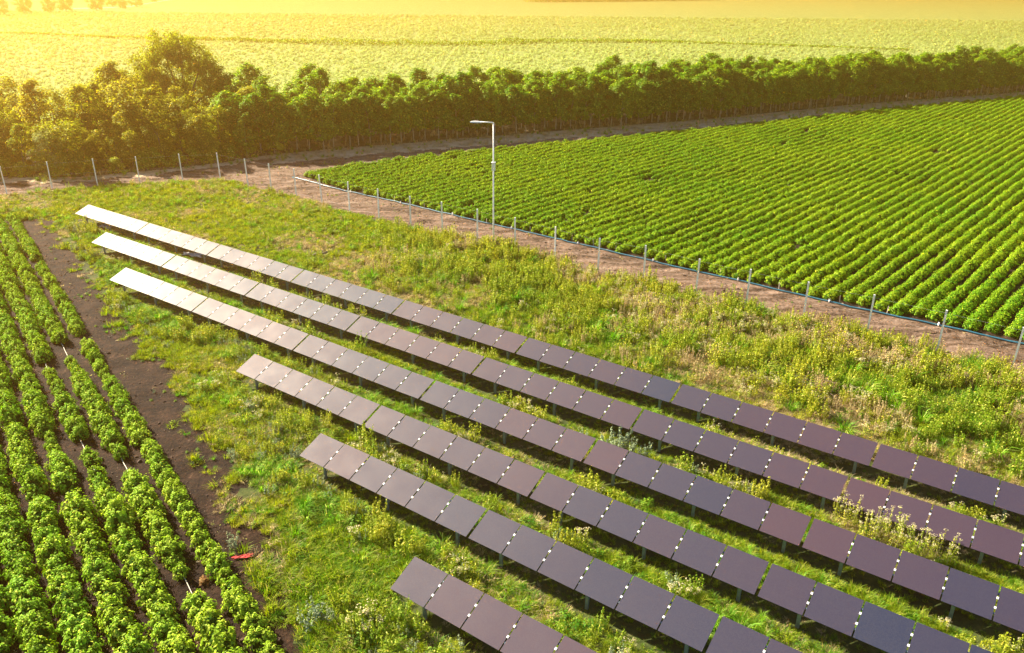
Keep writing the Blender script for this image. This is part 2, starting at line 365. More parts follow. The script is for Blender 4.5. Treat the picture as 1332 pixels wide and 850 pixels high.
# added box of orange-tinted air round everything, imitating a lens-flare glow
b = MB(); b.box(-2300, 2300, -700, 3300, -1.3, 18.5)
m, nt, out = newmat('flare_haze_air'); pv = nd(nt, 'ShaderNodeVolumePrincipled')
pv.inputs['Color'].default_value = (1, .52, .13, 1); pv.inputs['Density'].default_value = FLARE_HAZE; pv.inputs['Anisotropy'].default_value = .88
nt.links.new(pv.outputs[0], out.inputs['Volume'])
tag(link('flare_haze', b.mesh('flare_haze', m)), 'added orange air over the fields, standing in for lens-flare glow', 'flare_haze', kind='stuff')

# ------------------------------------------------------------------ scatter
_node_cache = {}
def scatter(name, protos, P, rot, scl, idx, mats=None):
    """points instancing one of PROTOS each; one object"""
    c = bpy.data.collections.new(name+'_kinds')
    for i, me in enumerate(protos):
        o = bpy.data.objects.new('%s_kind_%02d' % (name, i), me); c.objects.link(o)
    m = bpy.data.meshes.new(name); n = len(P)
    m.vertices.add(n); m.vertices.foreach_set('co', np.asarray(P, dtype=np.float32).ravel())
    for nm, ty, v, k in (('rot', 'FLOAT_VECTOR', rot, 'vector'), ('scl', 'FLOAT_VECTOR', scl, 'vector'), ('pick', 'INT', idx, 'value')):
        a = m.attributes.new(nm, ty, 'POINT'); a.data.foreach_set(k, np.asarray(v, dtype=(np.int32 if ty == 'INT' else np.float32)).ravel())
    m.update()
    for me in protos:
        for q in me.materials:
            if q.name not in [z.name for z in m.materials]: m.materials.append(q)
    o = link(name, m)
    g = bpy.data.node_groups.new(name+'_nodes', 'GeometryNodeTree')
    g.interface.new_socket('Geometry', in_out='INPUT', socket_type='NodeSocketGeometry'); g.interface.new_socket('Geometry', in_out='OUTPUT', socket_type='NodeSocketGeometry')
    gi = g.nodes.new('NodeGroupInput'); go = g.nodes.new('NodeGroupOutput'); ip = g.nodes.new('GeometryNodeInstanceOnPoints')
    ci = g.nodes.new('GeometryNodeCollectionInfo'); ci.inputs[0].default_value = c; ci.inputs[1].default_value = True; ci.inputs[2].default_value = True
    mp = g.nodes.new('GeometryNodeMeshToPoints')
    def at(nm, ty):
        a = g.nodes.new('GeometryNodeInputNamedAttribute'); a.data_type = ty; a.inputs[0].default_value = nm; return a.outputs[0]
    ip.inputs['Pick Instance'].default_value = True
    L = g.links; L.new(gi.outputs[0], mp.inputs[0]); L.new(mp.outputs[0], ip.inputs['Points']); L.new(ci.outputs[0], ip.inputs['Instance'])
    L.new(at('pick', 'INT'), ip.inputs['Instance Index']); L.new(at('rot', 'FLOAT_VECTOR'), ip.inputs['Rotation']); L.new(at('scl', 'FLOAT_VECTOR'), ip.inputs['Scale'])
    L.new(ip.outputs[0], go.inputs[0])
    md = o.modifiers.new('scatter', 'NODES'); md.node_group = g
    return o
def rnd3(n, tilt=.12):
    return np.stack([rng.normal(size=n)*tilt, rng.normal(size=n)*tilt, rng.random(n)*6.283], -1)
def s3(a, zf=None):
    a = np.asarray(a); return np.stack([a, a, a if zf is None else a*zf], -1)

# ------------------------------------------------------------------ solar tables
PWID, GAPW, SL = 1.284, .042, math.hypot(TW, TZ); TILT = math.atan2(TZ, TW)
TLEN = 6*PWID+5*GAPW
b = MB(); b.box(-PWID/2, PWID/2, 0, SL, .008, .018); pm = mesh('panel', b.V, b.F, (M['panel'], M['edge']), [1, 0, 1, 1, 1, 1])
b = MB(); b.box(-.030, .030, -.036, .036, .0185, .030); b.box(-.012, .012, -.012, .012, .030, .038); clm = b.mesh('clamp', M['clamp'])
b = MB(); b.box(-TLEN/2+.02, TLEN/2-.02, -.025, .025, -.062, .0); b.box(-TLEN/2+.02, TLEN/2-.02, .025, .05, -.062, -.056); rlm = b.mesh('rail', M['steel'])
b = MB(); b.box(-.03, .03, .06, SL-.06, -.125, -.064); rfm = b.mesh('rafter', M['steel'])
LY = .13*TW; LH = ZL+LY*math.tan(TILT)-.13
b = MB(); b.box(-.05, .05, -.035, -.027, -.3, LH); b.box(-.05, -.042, -.027, .035, -.3, LH); b.box(.042, .05, -.027, .035, -.3, LH); lgm = b.mesh('leg', M['steel'])
b = MB(); b.tube([(0, .03, LH-.32), (0, .60, ZL+(LY+.60)*math.tan(TILT)-.13)], .018, 6); brm = b.mesh('brace', M['steel'])
roww = ['the row nearest the fence', 'the second row from the fence', 'the third row from the fence', 'the fourth row from the fence', 'the fifth row from the fence', 'the sixth row, farthest from the fence']
ordw = ['first', 'second', 'third', 'fourth', 'fifth', 'sixth', 'seventh', 'eighth', 'ninth']
look = ['pale shining', 'pale shining', 'pale', 'rosy', 'rosy brown', 'mauve', 'dark purple', 'dark blue', 'dark blue']
table_xy = []
for r, (a0, b0) in enumerate(TR):
    for k in range(9):
        s = a0+k*TL+TL/2
        c2 = s*U+(b0)*Vv
        p, z = PX(np.array([[*((s-TL/2)*U+b0*Vv), .6]]))
        if p[0, 0] > 1345 or p[0, 1] > 870 or z[0] < 4: break
        t = link('solar_table', None, loc=(c2[0], c2[1], 0), rot=(0, 0, TAZ)); table_xy.append((c2, r, k))
        px = float(PX(np.array([[c2[0], c2[1], .6]]))[0][0, 0]); lk = look[int(np.clip(px/1332*8.2, 0, 8))]
        tag(t, '%s solar table, %s from the bare-soil end of %s' % (lk, ordw[k], roww[r]), 'solar table', 'solar tables in six slanting rows')
        for i in range(6):
            x = -TLEN/2+PWID/2+i*(PWID+GAPW)
            link('panel', pm, t, (x, 0, ZL), (TILT+rng.normal()*.004, rng.normal()*.004, 0))
            if i:
                for f in (.36, .64):
                    yy = f*SL; link('clamp', clm, t, (x-PWID/2-GAPW/2, yy*math.cos(TILT), ZL+yy*math.sin(TILT)), (TILT, 0, 0))
        for f in (.22, .78):
            yy = f*SL; link('rail', rlm, t, (0, yy*math.cos(TILT), ZL+yy*math.sin(TILT)), (TILT, 0, 0))
        for f in (.155, .545, .935):
            x = (f-.5)*TL
            link('leg', lgm, t, (x, LY, 0)); link('rafter', rfm, t, (x, 0, ZL), (TILT, 0, 0)); link('brace', brm, t, (x, LY, 0))
# distance (across the rows) used to shape the planting round the tables
def tcoord(X, Y): return X*U[0]+Y*U[1], X*Vv[0]+Y*Vv[1]
def undertable(X, Y, mg=0.):
    s, v = tcoord(X, Y); m = np.zeros(X.shape, bool)
    for a0, b0 in TR: m |= (s > a0-mg) & (v > b0-mg) & (v < b0+TW+mg)
    return m

# ------------------------------------------------------------------ fence, lamp, hose
fence = tag(link('fence', None, loc=(FL[12][0], FL[12][1], 0)), 'line of thin galvanised posts with fine wires along the dirt track', 'fence')
b = MB(); b.box(-.042, .042, -.034, -.026, -.3, POSTH); b.box(-.042, -.034, -.026, .034, -.3, POSTH); b.box(.034, .042, -.026, .034, -.3, POSTH); b.box(-.046, .046, -.038, .038, POSTH, POSTH+.012)
psm = b.mesh('post', M['galv'])
for i, p in enumerate(FLx):
    q = FLx[min(i+1, len(FLx)-1)]-FLx[max(i-1, 0)]
    link('post', psm, fence, (p[0]-FL[12][0], p[1]-FL[12][1], 0), (rng.normal()*.012, rng.normal()*.012, math.atan2(q[1], q[0])))
for h in (.35, 1.2, 2.2):
    b = MB(); b.tube([(p[0]-FL[12][0], p[1]-FL[12][1], h) for p in FLx], .0016, 4); link('wire', b.mesh('wire', M['galv']), fence)
lx, ly = G(642, 323)
lamp = tag(link('street_lamp', None, loc=(lx, ly, 0)), 'tall white lamp post with a short arm, beside the fence', 'street lamp')
b = MB(); b.tube([(0, 0, -.3), (0, 0, 2.2), (0, 0, 8.42)], [.06, .05, .04], 12); link('pole', b.mesh('pole', M['lampwhite'], True), lamp)
b = MB(); b.box(-.16, .16, -.16, .16, -.05, .10); b.box(-.10, .10, -.10, .10, .10, .13)
for a in (-.12, .12):
    for c in (-.12, .12): b.tube([(a, c, .1), (a, c, .16)], .014, 6)
link('base', b.mesh('base', M['lampwhite']), lamp)
b = MB(); b.box(-.12, .12, -.10, .10, 5.35, 5.85); b.box(-.14, .14, -.12, .12, 5.85, 5.88); link('junction_box', b.mesh('junction_box', M['lampwhite']), lamp)
AD = Vector((-.985, .17, 0)).normalized()
b = MB(); b.tube([(0, 0, 8.38), (AD.x*.05, AD.y*.05, 8.42), (AD.x*.85, AD.y*.85, 8.44)], [.036, .036, .03], 8); link('arm', b.mesh('arm', M['lampwhite'], True), lamp)
b = MB(); Mr = Matrix.Rotation(math.atan2(AD.y, AD.x), 4, 'Z')
prof = [(.78, .04, .04), (.93, .10, .065), (1.3, .12, .07), (1.52, .08, .035)]
V = []; F = []
for x, hw, hh in prof:
    for y, z in ((-hw, 8.38), (hw, 8.38), (hw*.75, 8.40+hh), (-hw*.75, 8.40+hh)): V.append(tuple(Mr @ Vector((x, y, z))))
for i in range(3):
    for j in range(4): F.append((i*4+j, i*4+(j+1) % 4, i*4+4+(j+1) % 4, i*4+4+j))
F += [(3, 2, 1, 0), (12, 13, 14, 15)]; b.add(V, F); lh = link('lamp_head', b.mesh('lamp_head', M['lampwhite']), lamp)
b = MB(); b.box(.98, 1.42, -.085, .085, 8.365, 8.378, Mr); link('lens', b.mesh('lens', plain('lamp_lens', (.5, .5, .46), .2)), lh)

hp = GP([(381, 231), (435, 245.3), (500, 259), (597, 282), (721, 310.5), (837, 337.5), (888, 349), (1038, 383), (1121, 402), (1221, 423), (1332, 448)], .05)
hp = np.vstack([hp, hp[-1]+(hp[-1]-hp[-2])*1.5]); hq = []
for i in range(len(hp)-1):
    n = max(2, int(np.linalg.norm(hp[i+1]-hp[i])/.6))
    for t in np.arange(n)/n:
        q = hp[i]*(1-t)+hp[i+1]*t; hq.append((q[0]+rng.normal()*.015, q[1]+rng.normal()*.015, 0))
hq = [(x, y, float(hz(x, y))+.06) for x, y, _ in hq]
hose = tag(link('irrigation_hose', None, loc=(hq[0][0], hq[0][1], 0)), 'blue irrigation hose laid along the edge of the green crop field', 'hose')
b = MB(); b.tube([(x-hq[0][0], y-hq[0][1], z) for x, y, z in hq], .05, 8); link('pipe', b.mesh('pipe', M['hose'], True), hose)
b = MB(); b.box(-.05, .05, -.05, .05, .0, .10); b.tube([(0, 0, .1), (0, 0, .17)], .025, 6); b.tube([(-.07, 0, .17), (.07, 0, .17)], .015, 6); cm = b.mesh('valve', M['lampwhite'])
for i in range(4, len(hq), 9):
    x, y, z = hq[i]; link('valve', cm, hose, (x-hq[0][0], y-hq[0][1], z-.03), (0, 0, rng.random()*3))
b = MB(); b.box(-.022, .022, -.018, .018, -.2, .42); b.box(-.03, .03, -.004, .004, .36, .44)
stm = b.mesh('wooden_stake', M['stake'])
for x, y in [(392, 236), (420, 243), (472, 252), (513, 262), (552, 272), (633, 291), (690, 303), (744, 313), (772, 320), (801, 328), (866, 340), (937, 358), (1013, 377), (1092, 393), (1154, 407)]:
    p = G(x, y); link('wooden_stake', stm, None, (p[0], p[1], float(hz(*p))), (rng.normal()*.06, rng.normal()*.06, rng.random()*3))
for o in list(col.objects):
    if o.name.startswith('wooden_stake'): tag(o, 'short pale stake at a row end beside the blue hose', 'stake', 'stakes marking the crop row ends')

# ------------------------------------------------------------------ crop plants
def mound(rad, h, n, leaf, nm, mat, core, r, lump=.12, cl=26):
    """a low rounded plant: lumpy core under whorls of leaves"""
    k1, k2 = 10, 6; V = []; F = []
    for i in range(k2):
        a = i/(k2-1)*math.pi/2
        for j in range(k1):
            q = 2*math.pi*j/k1; s = (1+r.normal()*lump)*.76
            V.append((rad*s*math.cos(a)*math.cos(q), rad*s*math.cos(a)*math.sin(q), h*.74*math.sin(a)+.01))
    for i in range(k2-1):
        for j in range(k1): F.append((i*k1+j, i*k1+(j+1) % k1, (i+1)*k1+(j+1) % k1, (i+1)*k1+j))
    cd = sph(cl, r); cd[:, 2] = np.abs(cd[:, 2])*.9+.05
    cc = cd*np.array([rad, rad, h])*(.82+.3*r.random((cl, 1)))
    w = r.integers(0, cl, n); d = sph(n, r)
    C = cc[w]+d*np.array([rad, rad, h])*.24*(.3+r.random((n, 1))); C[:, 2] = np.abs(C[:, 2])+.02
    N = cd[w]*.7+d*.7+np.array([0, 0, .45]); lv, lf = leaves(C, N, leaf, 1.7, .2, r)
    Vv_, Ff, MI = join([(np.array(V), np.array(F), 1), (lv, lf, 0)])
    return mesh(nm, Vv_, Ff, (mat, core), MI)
pr = np.random.default_rng(3)
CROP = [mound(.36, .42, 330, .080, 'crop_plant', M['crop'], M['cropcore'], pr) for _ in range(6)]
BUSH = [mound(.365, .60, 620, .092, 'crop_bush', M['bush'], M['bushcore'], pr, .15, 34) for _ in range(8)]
# field across the track
ORD = 'first second third fourth fifth sixth seventh eighth ninth tenth eleventh twelfth thirteenth fourteenth fifteenth sixteenth seventeenth eighteenth nineteenth twentieth'.split()
LAMPI = int(np.argmin(np.abs(FLx[:, 0]/FLx[:, 1]-G(642, 323)[0]/G(642, 323)[1])))
P = []
for k in range(-6, 72):
    n0 = RN0-k*RS
    t = np.arange(-20, 190, .42); t = t+rng.normal(size=len(t))*.05
    wob = .10*(fbm(t, t*0+k*7.3, 5, 40)-.5)*2
    x = RU[0]*t+RN[0]*(n0+wob); y = RU[1]*t+RN[1]*(n0+wob)
    ok = inpoly(x, y, FP) & (dpoly(x, y, FP, True) > .38)
    gap = fbm(t, t*0+k*3.1, 1.6, 50) > (.20 if k % 3 else .24)
    # small plants / missing ones here and there
    ok &= gap
    x, y = x[ok], y[ok]; P.append(np.stack([x, y, np.full(len(x), k)], -1))
P = np.concatenate(P); P = P[inframe(P[:, 0], P[:, 1], 160)]
sz = (.88+.26*(fbm(P[:, 0], P[:, 1], 2.5, 60)))*(1+rng.normal(size=len(P))*.07)
sz *= np.where(fbm(P[:, 0], P[:, 1], 9, 66) < .33, .86, 1.)
dist = np.hypot(P[:, 0], P[:, 1])
vis, zz = PX(np.stack([P[:, 0], P[:, 1], P[:, 0]*0+.2], -1)); seen = (vis[:, 0] < 1335) & (vis[:, 1] < 852)
order = np.argsort(np.where(seen, dist, 1e9)); nearI = order[:300]; rest = np.ones(len(P), bool); rest[nearI] = False
for i in nearI:
    o = link('crop_plant', CROP[int(rng.integers(6))], None, (P[i, 0], P[i, 1], float(hz(P[i, 0], P[i, 1]))-.02), (rng.normal()*.05, rng.normal()*.05, rng.random()*6.28))
    s = sz[i]; o.scale = (s, s, s)
    j = int(np.argmin(np.abs(np.degrees(np.arctan2(FLx[:, 0], FLx[:, 1]))-math.degrees(math.atan2(P[i, 0], P[i, 1])))))-LAMPI
    e = int(dpoly(P[i:i+1, 0], P[i:i+1, 1], hp)[0]/.42*.75)
    tag(o, '%s crop plant from the blue hose, behind the %s fence post past the lamp' % (ORD[min(e, 19)], ORD[int(np.clip(j, 0, 19))]), 'crop plant', 'crop plants nearest the blue hose')
Q = P[rest]; S = sz[rest]
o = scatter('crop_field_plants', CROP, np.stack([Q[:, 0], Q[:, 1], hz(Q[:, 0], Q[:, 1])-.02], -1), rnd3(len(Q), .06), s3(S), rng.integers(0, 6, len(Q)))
tag(o, 'close green ridges of low plants reaching from the track to the windbreak', 'crop', kind='stuff')
print('crop', len(P))
# near crop, rows running away from the camera
lrow = ['row beside the bare soil strip', 'second row in from the bare soil strip', 'third row in from the bare soil strip', 'fourth row in from the bare soil strip', 'fifth row in from the bare soil strip', 'sixth row in from the bare soil strip', 'seventh row in from the bare soil strip', 'eighth row in from the bare soil strip', 'ninth row in from the bare soil strip']
gaps = {1: [(438, 461), (590, 606), (742, 768)], 2: [(464, 475), (491, 497), (563, 583), (601, 609)], 3: [(636, 650), (404, 410)], 0: [(336, 343), (431, 438)]}
small = {1: [(461, 478), (606, 622), (722, 742), (575, 590)], 2: [(475, 520), (583, 640)], 3: [(560, 600)], 0: [(478, 500)], 4: [(640, 660)]}
nb = 0; BL = []; LR = ['row edging the bare soil']+[q+' crop row' for q in 'second third fourth fifth sixth seventh eighth ninth'.split()]
for k in range(9):
    n0 = LN0-k*LS; t = np.arange(4, 90, .58)
    for tt in t:
        tt = tt+rng.normal()*.06
        x = LU[0]*tt+LN[0]*(n0+rng.normal()*.035); y = LU[1]*tt+LN[1]*(n0+rng.normal()*.035)
        if y > 56.9+rng.normal()*.2 or y < 6: continue
        p, z = PX(np.array([[x, y, .35]])); px, py = p[0]
        if px < -120 or py > 1100: continue
        if any(a < py < b_ for a, b_ in gaps.get(k, [])): continue
        s = 1.0+rng.normal()*.09+.22*(vnoise(np.array([x]), np.array([y]), 2.0, 5)[0]-.5)+.08*(py > 600)
        if k == 0: s *= .86
        if any(a < py < b_ for a, b_ in small.get(k, [])): s *= .70
        if py < 420: s *= 1.02
        BL.append((x, y, s, k, px, py, (-8 < px and py < 862), math.hypot(x, y)))
BL.sort(key=lambda q: (not q[6], q[7])); stl = BL[295:]
cnt_ = {}
for x, y, s, k, px, py, _, _ in BL[:295]:
    o = link('crop_bush', BUSH[int(rng.integers(8))], None, (x, y, float(hz(x, y))-.02), (rng.normal()*.07, rng.normal()*.07, rng.random()*6.28)); o.scale = (s, s, s*(.92+rng.random()*.2))
    wz = 'level with the red cloth' if py > 690 else 'level with the fifth solar row' if py > 540 else 'level with the fourth solar row' if py > 440 else 'level with the third solar row' if py > 350 else 'near the far end of its row'
    cnt_[k] = cnt_.get(k, 0)+1
    tag(o, ('bushy plant in the '+LR[k]+', '+nth(cnt_[k])+' from its near end'), 'crop plant', 'bushy crop plants beside the bare soil'); nb += 1
Q = np.array([q[:4] for q in stl])
o = scatter('outer_crop_bushes', BUSH, np.stack([Q[:, 0], Q[:, 1], hz(Q[:, 0], Q[:, 1])-.02], -1), rnd3(len(Q), .07), s3(Q[:, 2]), rng.integers(0, 8, len(Q)))
tag(o, 'more of the bushy crop, small at the far ends of its rows', 'crop', kind='stuff'); print('outer', len(Q))
print('bushes', nb)
for k in (1, 2, 3):
    n0 = LN0-k*LS; b = MB(); pts = []
    for tt in np.arange(12, 66, .5):
        x = LU[0]*tt+LN[0]*n0+rng.normal()*.012; y = LU[1]*tt+LN[1]*n0; pts.append((x, y, float(hz(x, y))+.05+rng.random()*.02))
    b.tube(pts, .015, 6); tag(link('drip_hose', b.mesh('drip_hose', M['drip'], True)), 'pale drip hose in the gaps, '+lrow[k].replace(' in from the bare soil strip', ' from the bare soil'), 'hose')

# ------------------------------------------------------------------ trees
def tree_mesh(r, h, rad, base, ncl, per, leaf, cr, trunk_r, mat, bark, shape='oval', limbs=6, split=1):
    """trunk with limbs, and a crown of leaf clumps spread through its volume"""
    b = MB(); lean = r.normal(size=2)*.04*h
    top = Vector((lean[0], lean[1], h*.86)); mid = Vector((lean[0]*.3+r.normal()*.05, lean[1]*.3+r.normal()*.05, h*.4))
    b.tube([(0, 0, -.15), (0, 0, .05), mid, top], [trunk_r*1.5, trunk_r, trunk_r*.75, trunk_r*.2], 7)
    cc = []
    for i in range(ncl):
        z = r.random()**.8; zz = base+(h-base)*z
        if shape == 'oval': pr_ = math.sqrt(max(.05, 1-(2*z-.9)**2*.85))
        elif shape == 'dome': pr_ = math.sqrt(max(.03, 1-z**2))
        else: pr_ = .75+.25*math.sin(z*9)
        q = r.random()*6.283; rr = rad*pr_*(.35+.65*math.sqrt(r.random()))*(1+.22*math.sin(q*3+z*4))
        cc.append((rr*math.cos(q)+lean[0]*z, rr*math.sin(q)+lean[1]*z, zz))
    cc = np.array(cc)
    for i in range(limbs):
        t = cc[r.integers(0, ncl)]; z0 = max(.25*h, min(t[2]*.75, h*.7)); s = Vector((lean[0]*z0/h, lean[1]*z0/h, z0))
        e = Vector(t); m_ = (s+e)/2+Vector((0, 0, .06*h))*(-1 if shape == 'none' else .4)
        b.tube([s, m_, e], [trunk_r*.45, trunk_r*.28, trunk_r*.1], 5)
    w = np.repeat(np.arange(ncl), per); n = len(w); d = sph(n, r)
    C = cc[w]+d*np.array([1, 1, .75])*cr*(.35+.65*r.random((n, 1)))
    ax = cc[w]-np.array([0, 0, base+(h-base)*.4]); ax /= np.linalg.norm(ax, axis=1, keepdims=True)+1e-6
    lv, lf = leaves(C, d*.6+ax*.7+np.array([0, 0, .6]), leaf, 1.6, .25, r)
    return b.mesh('trunk', bark, True), mesh('crown', lv, lf, (mat,))
tr_ = np.random.default_rng(11)
WB = [tree_mesh(tr_, 5.6+tr_.random()*.9, 1.75, 1.35, 92, 34, .27, .52, .065, M['tree'], M['pale_bark']) for _ in range(7)]
def put_tree(protos, x, y, s, label, cat, group=None, name='tree', sz_=1.):
    i = int(rng.integers(len(protos))); t = link(name, None, None, (x, y, 0), (0, 0, rng.random()*6.28)); t.scale = (s, s, s*sz_)
    link('trunk', protos[i][0], t); link('crown', protos[i][1], t)
    return tag(t, label, cat, group)
# the windbreak: rows parallel to the foot line of the trees
cum = np.r_[0, np.cumsum(np.linalg.norm(np.diff(HB, axis=0), axis=1))]
def along(s, off):
    i = int(np.clip(np.searchsorted(cum, s)-1, 0, len(HB)-2)); a, b_ = HB[i], HB[i+1]; t = (s-cum[i])/(cum[i+1]-cum[i]); d = (b_-a)/np.linalg.norm(b_-a)
    return a+(b_-a)*t+np.array([-d[1], d[0]])*off
s0 = cum[6]-1.0; s1 = cum[-2]+4
wbn = ['in the front windbreak line', 'in the second windbreak line', 'in the third windbreak line', 'in the fourth windbreak line', 'at the back of the windbreak']
nt_ = 0; nw = 0
SL_ = min(np.arange(s0, s1, .5), key=lambda q: abs(PX(np.array([[*along(q, 1.), 1.]]))[0][0, 0]-642))
for r_, (off, st, sc_) in enumerate([(.9, 1.28, .86), (3.0, 2.1, .97), (5.8, 2.5, .95), (9.0, 2.9, .94), (12.4, 3.1, .92)]):
    for s in np.arange(s0+r_*.5, s1, st):
        p = along(s+rng.normal()*.2, off+rng.normal()*.35)
        q, z = PX(np.array([[p[0], p[1], 3.]]))
        if q[0, 0] > 1385: continue
        k = sc_*(1+rng.normal()*.085)*(1+.12*(vnoise(np.array([p[0]]), np.array([p[1]]), 7., 3)[0]-.5))
        qx = q[0, 0]; wz = 'towards the big tree' if qx < 480 else 'just short of the lamp post' if qx < 600 else 'directly behind the lamp post' if qx < 680 else 'just past the lamp post' if qx < 860 else 'behind the middle of the crop field' if qx < 1100 else 'towards its dark end'
        cw = [(nw := nw+1)][0]; lampd = int(round((s-SL_)/st))
        wz = (nth(lampd)+' past the lamp post') if lampd > 0 else (nth(1-lampd)+' before the lamp post')
        put_tree(WB, p[0], p[1], k, 'young tree '+wbn[r_]+', '+wz, 'tree', 'windbreak trees '+wbn[r_]); nt_ += 1
print('windbreak', nt_)
# taller pale shrubs poking out on top
for x, y, h in ((850, 78, 7.8), (935, 75, 7.6), (1180, 62, 8.0), (405, 82, 7.8), (325, 78, 8.2), (1290, 60, 7.8)):
    p = G(x, y, h-.4); s = h/7.0
    put_tree(WB, p[0], p[1], s, {850: 'taller tree rising above the windbreak just past the lamp', 935: 'taller tree above the middle of the windbreak', 1180: 'taller tree above the windbreak towards its dark end', 405: 'dark topped tree where thicket and windbreak meet', 325: 'tall tree just beside the big spreading tree', 1290: 'last taller tree above the dark end of the windbreak'}[x], 'tree', 'taller trees of the windbreak')
# thicket west of it
TH = [tree_mesh(tr_, 3.9+tr_.random()*1.8, 1.7+tr_.random()*.7, .15, 76, 46, .21, .50+.15*tr_.random(), .08, M['thick'], M['trunk'], ('dome', 'oval', 'rough')[i % 3]) for i in range(7)]
LOWB = [tree_mesh(tr_, 2.0, 1.35, .1, 46, 34, .20, .42, .04, M['weed'], M['trunk'], 'dome', 3) for _ in range(4)]
PALE = [tree_mesh(tr_, 4.0, 1.9, .3, 90, 60, .12, .48, .07, M['pale'], M['trunk'], 'dome') for _ in range(2)]
nthk = 0
for r_, (off, st, k0) in enumerate([(2.4, 1.9, .66), (5.2, 2.2, .84), (8.6, 2.5, .96), (12.4, 2.8, 1.02), (16.5, 3.2, 1.05), (21.0, 3.8, 1.05), (26., 4.4, 1.05)]):
    for s in np.arange(cum[1]+6+r_*1.3, s0+3.5, st):
        p = along(s+rng.normal()*.5, off+rng.normal()*.6)
        q, z = PX(np.array([[p[0], p[1], 2.]]))
        if q[0, 0] < -90: continue
        if np.hypot(p[0]+38.1, p[1]-93.8) < 2.2: continue
        lb = ['leafy front bush of the thicket beside the track', 'bush in the second line of the thicket', 'tall bush in the third line of the thicket', 'tall bush in the fourth line of the thicket', 'bush in the fifth line of the thicket', 'bush in the sixth line of the thicket', 'bush at the far back of the thicket'][r_]
        lb2 = lb+', '+nth(int((s0+3.5-s)/st)+1)+' from the windbreak'
        put_tree(TH, p[0], p[1], k0*(1+rng.normal()*.2), lb2, 'bush', 'thicket bushes: '+lb, 'thicket_bush'); nthk += 1
for s in np.arange(cum[1]+8, s0+2, 1.9):
    p = along(s+rng.normal()*.4, .7+abs(rng.normal())*.5); q, z = PX(np.array([[p[0], p[1], 1.]]))
    if q[0, 0] < -60: continue
    put_tree(LOWB, p[0], p[1], .55+rng.random()*.4, 'low yellow-green bush edging the thicket, '+nth(int((s0+2-s)/1.9)+1)+' from the windbreak', 'bush', 'low bushes at the foot of the thicket', 'low_bush')
print('thicket', nthk)
p = G(72, 226); put_tree(PALE[:1], p[0], p[1], 1.0, 'round pale grey-green willowy shrub standing before the thicket by the fence', 'shrub', name='pale_shrub')
p = G(-5, 222); put_tree(PALE[1:], p[0]-.3, p[1], .95, 'pale willowy shrub cut by the edge of the picture, before the thicket', 'shrub', name='pale_shrub')
# the big tree, with bare forked limbs low on one side
br_ = np.random.default_rng(5)
T = G(246, 176); bt = tag(link('big_tree', None, loc=(T[0], T[1], 0)), 'big spreading tree rising well above the thicket, bare grey limbs low down', 'tree')
b = MB(); lobes = []
for (dx, dy, dz, rr, nn) in ((-1.6, .4, 9.2, 2.3, 64), (.4, .2, 9.6, 1.9, 50), (-3.4, .2, 7.6, 2.0, 48), (2.4, .5, 8.0, 2.1, 52), (3.9, 0, 6.4, 1.7, 36), (-3.0, -.4, 5.2, 2.3, 56), (.2, .8, 7.0, 2.4, 66), (-4.8, .3, 4.0, 2.1, 44), (-1.4, -.8, 4.2, 2.3, 56), (3.6, .6, 4.4, 1.8, 36), (-5.6, .4, 2.4, 1.8, 36), (1.0, .9, 4.6, 2.0, 40)):
    d = sph(nn, br_)*np.array([rr, rr*.9, rr*.85])*(br_.random((nn, 1))**.4); lobes.append(d+np.array([dx, dy, dz]))
    m_ = Vector((dx*.35, dy*.4, dz*.55)); b.tube([(0, 0, dz*.18), m_, (dx*.8, dy*.8, dz*.85), (dx, dy, dz+.6*rr)], [.17, .12, .07, .02], 6)
b.tube([(0, 0, -.3), (0, 0, 1), (-.1, .1, 3)], [.36, .27, .2], 9); link('trunk', b.mesh('trunk', M['trunk'], True), bt)
cc = np.concatenate(lobes); w_ = np.repeat(np.arange(len(cc)), 60); d = sph(len(w_), br_); C = cc[w_]+d*.62*(.3+.7*br_.random((len(w_), 1)))
lv, lf = leaves(C, d+np.array([0, 0, .5]), .20, 1.8, .3, br_); link('crown', mesh('crown', lv, lf, (M['bigtree'],)), bt)
b = MB()
for i in range(9):
    a0 = np.array([.6, -.7, 1.4+br_.random()*1.4]); pts = [a0]; dr = np.array([.35+br_.normal()*.5, -.6, .25+br_.normal()*.35])
    for j in range(7):
        dr = dr+br_.normal(size=3)*.35+np.array([.02, -.03, -.05 if j > 3 else .10]); dr /= np.linalg.norm(dr); pts.append(pts[-1]+dr*.52)
    b.tube([tuple(q) for q in pts], list(np.linspace(.055, .015, 8)), 5)
link('bare_limb', b.mesh('bare_limb', M['pale_bark'], True), bt)
# far lone trees
FT = [tree_mesh(tr_, 7.0, 3.5, .4, 90, 40, .42, .95, .2, M['tree'], M['trunk'], 'oval') for _ in range(3)]
flab = ['far round tree nearest the sun glow, beyond the pale field', 'far low rounded tree beside the one nearest the glow', 'largest far tree, darker and cut by the top of the picture', 'far broad tree standing by the pale farm track', 'far tree just behind the broad one by the farm track', 'small far tree standing alone by the farm track', 'far dark tree at the end of the farm track', 'tiny far tree last in the line along the farm track', 'faint far tree at the very corner in the glow']
for i, (x, y, k) in enumerate([(33, 17, 1.05), (64, 16, .8), (86, 14.5, 1.1), (126, 13.5, 1.1), (146, 8, .95), (160, 11, .72), (178, 8.5, .95), (201, 2.5, .8), (0, 19, 1.1)]):
    p = G(x, y); put_tree(FT, p[0], p[1], k*(1 if y > 9 else 1.1), flab[i], 'tree', 'lone trees along the far farm track')
q = GP([(95, 11), (130, 10.5), (170, 8.2), (215, .8), (240, -3)]); n_ = np.array([[-.45, .9]])
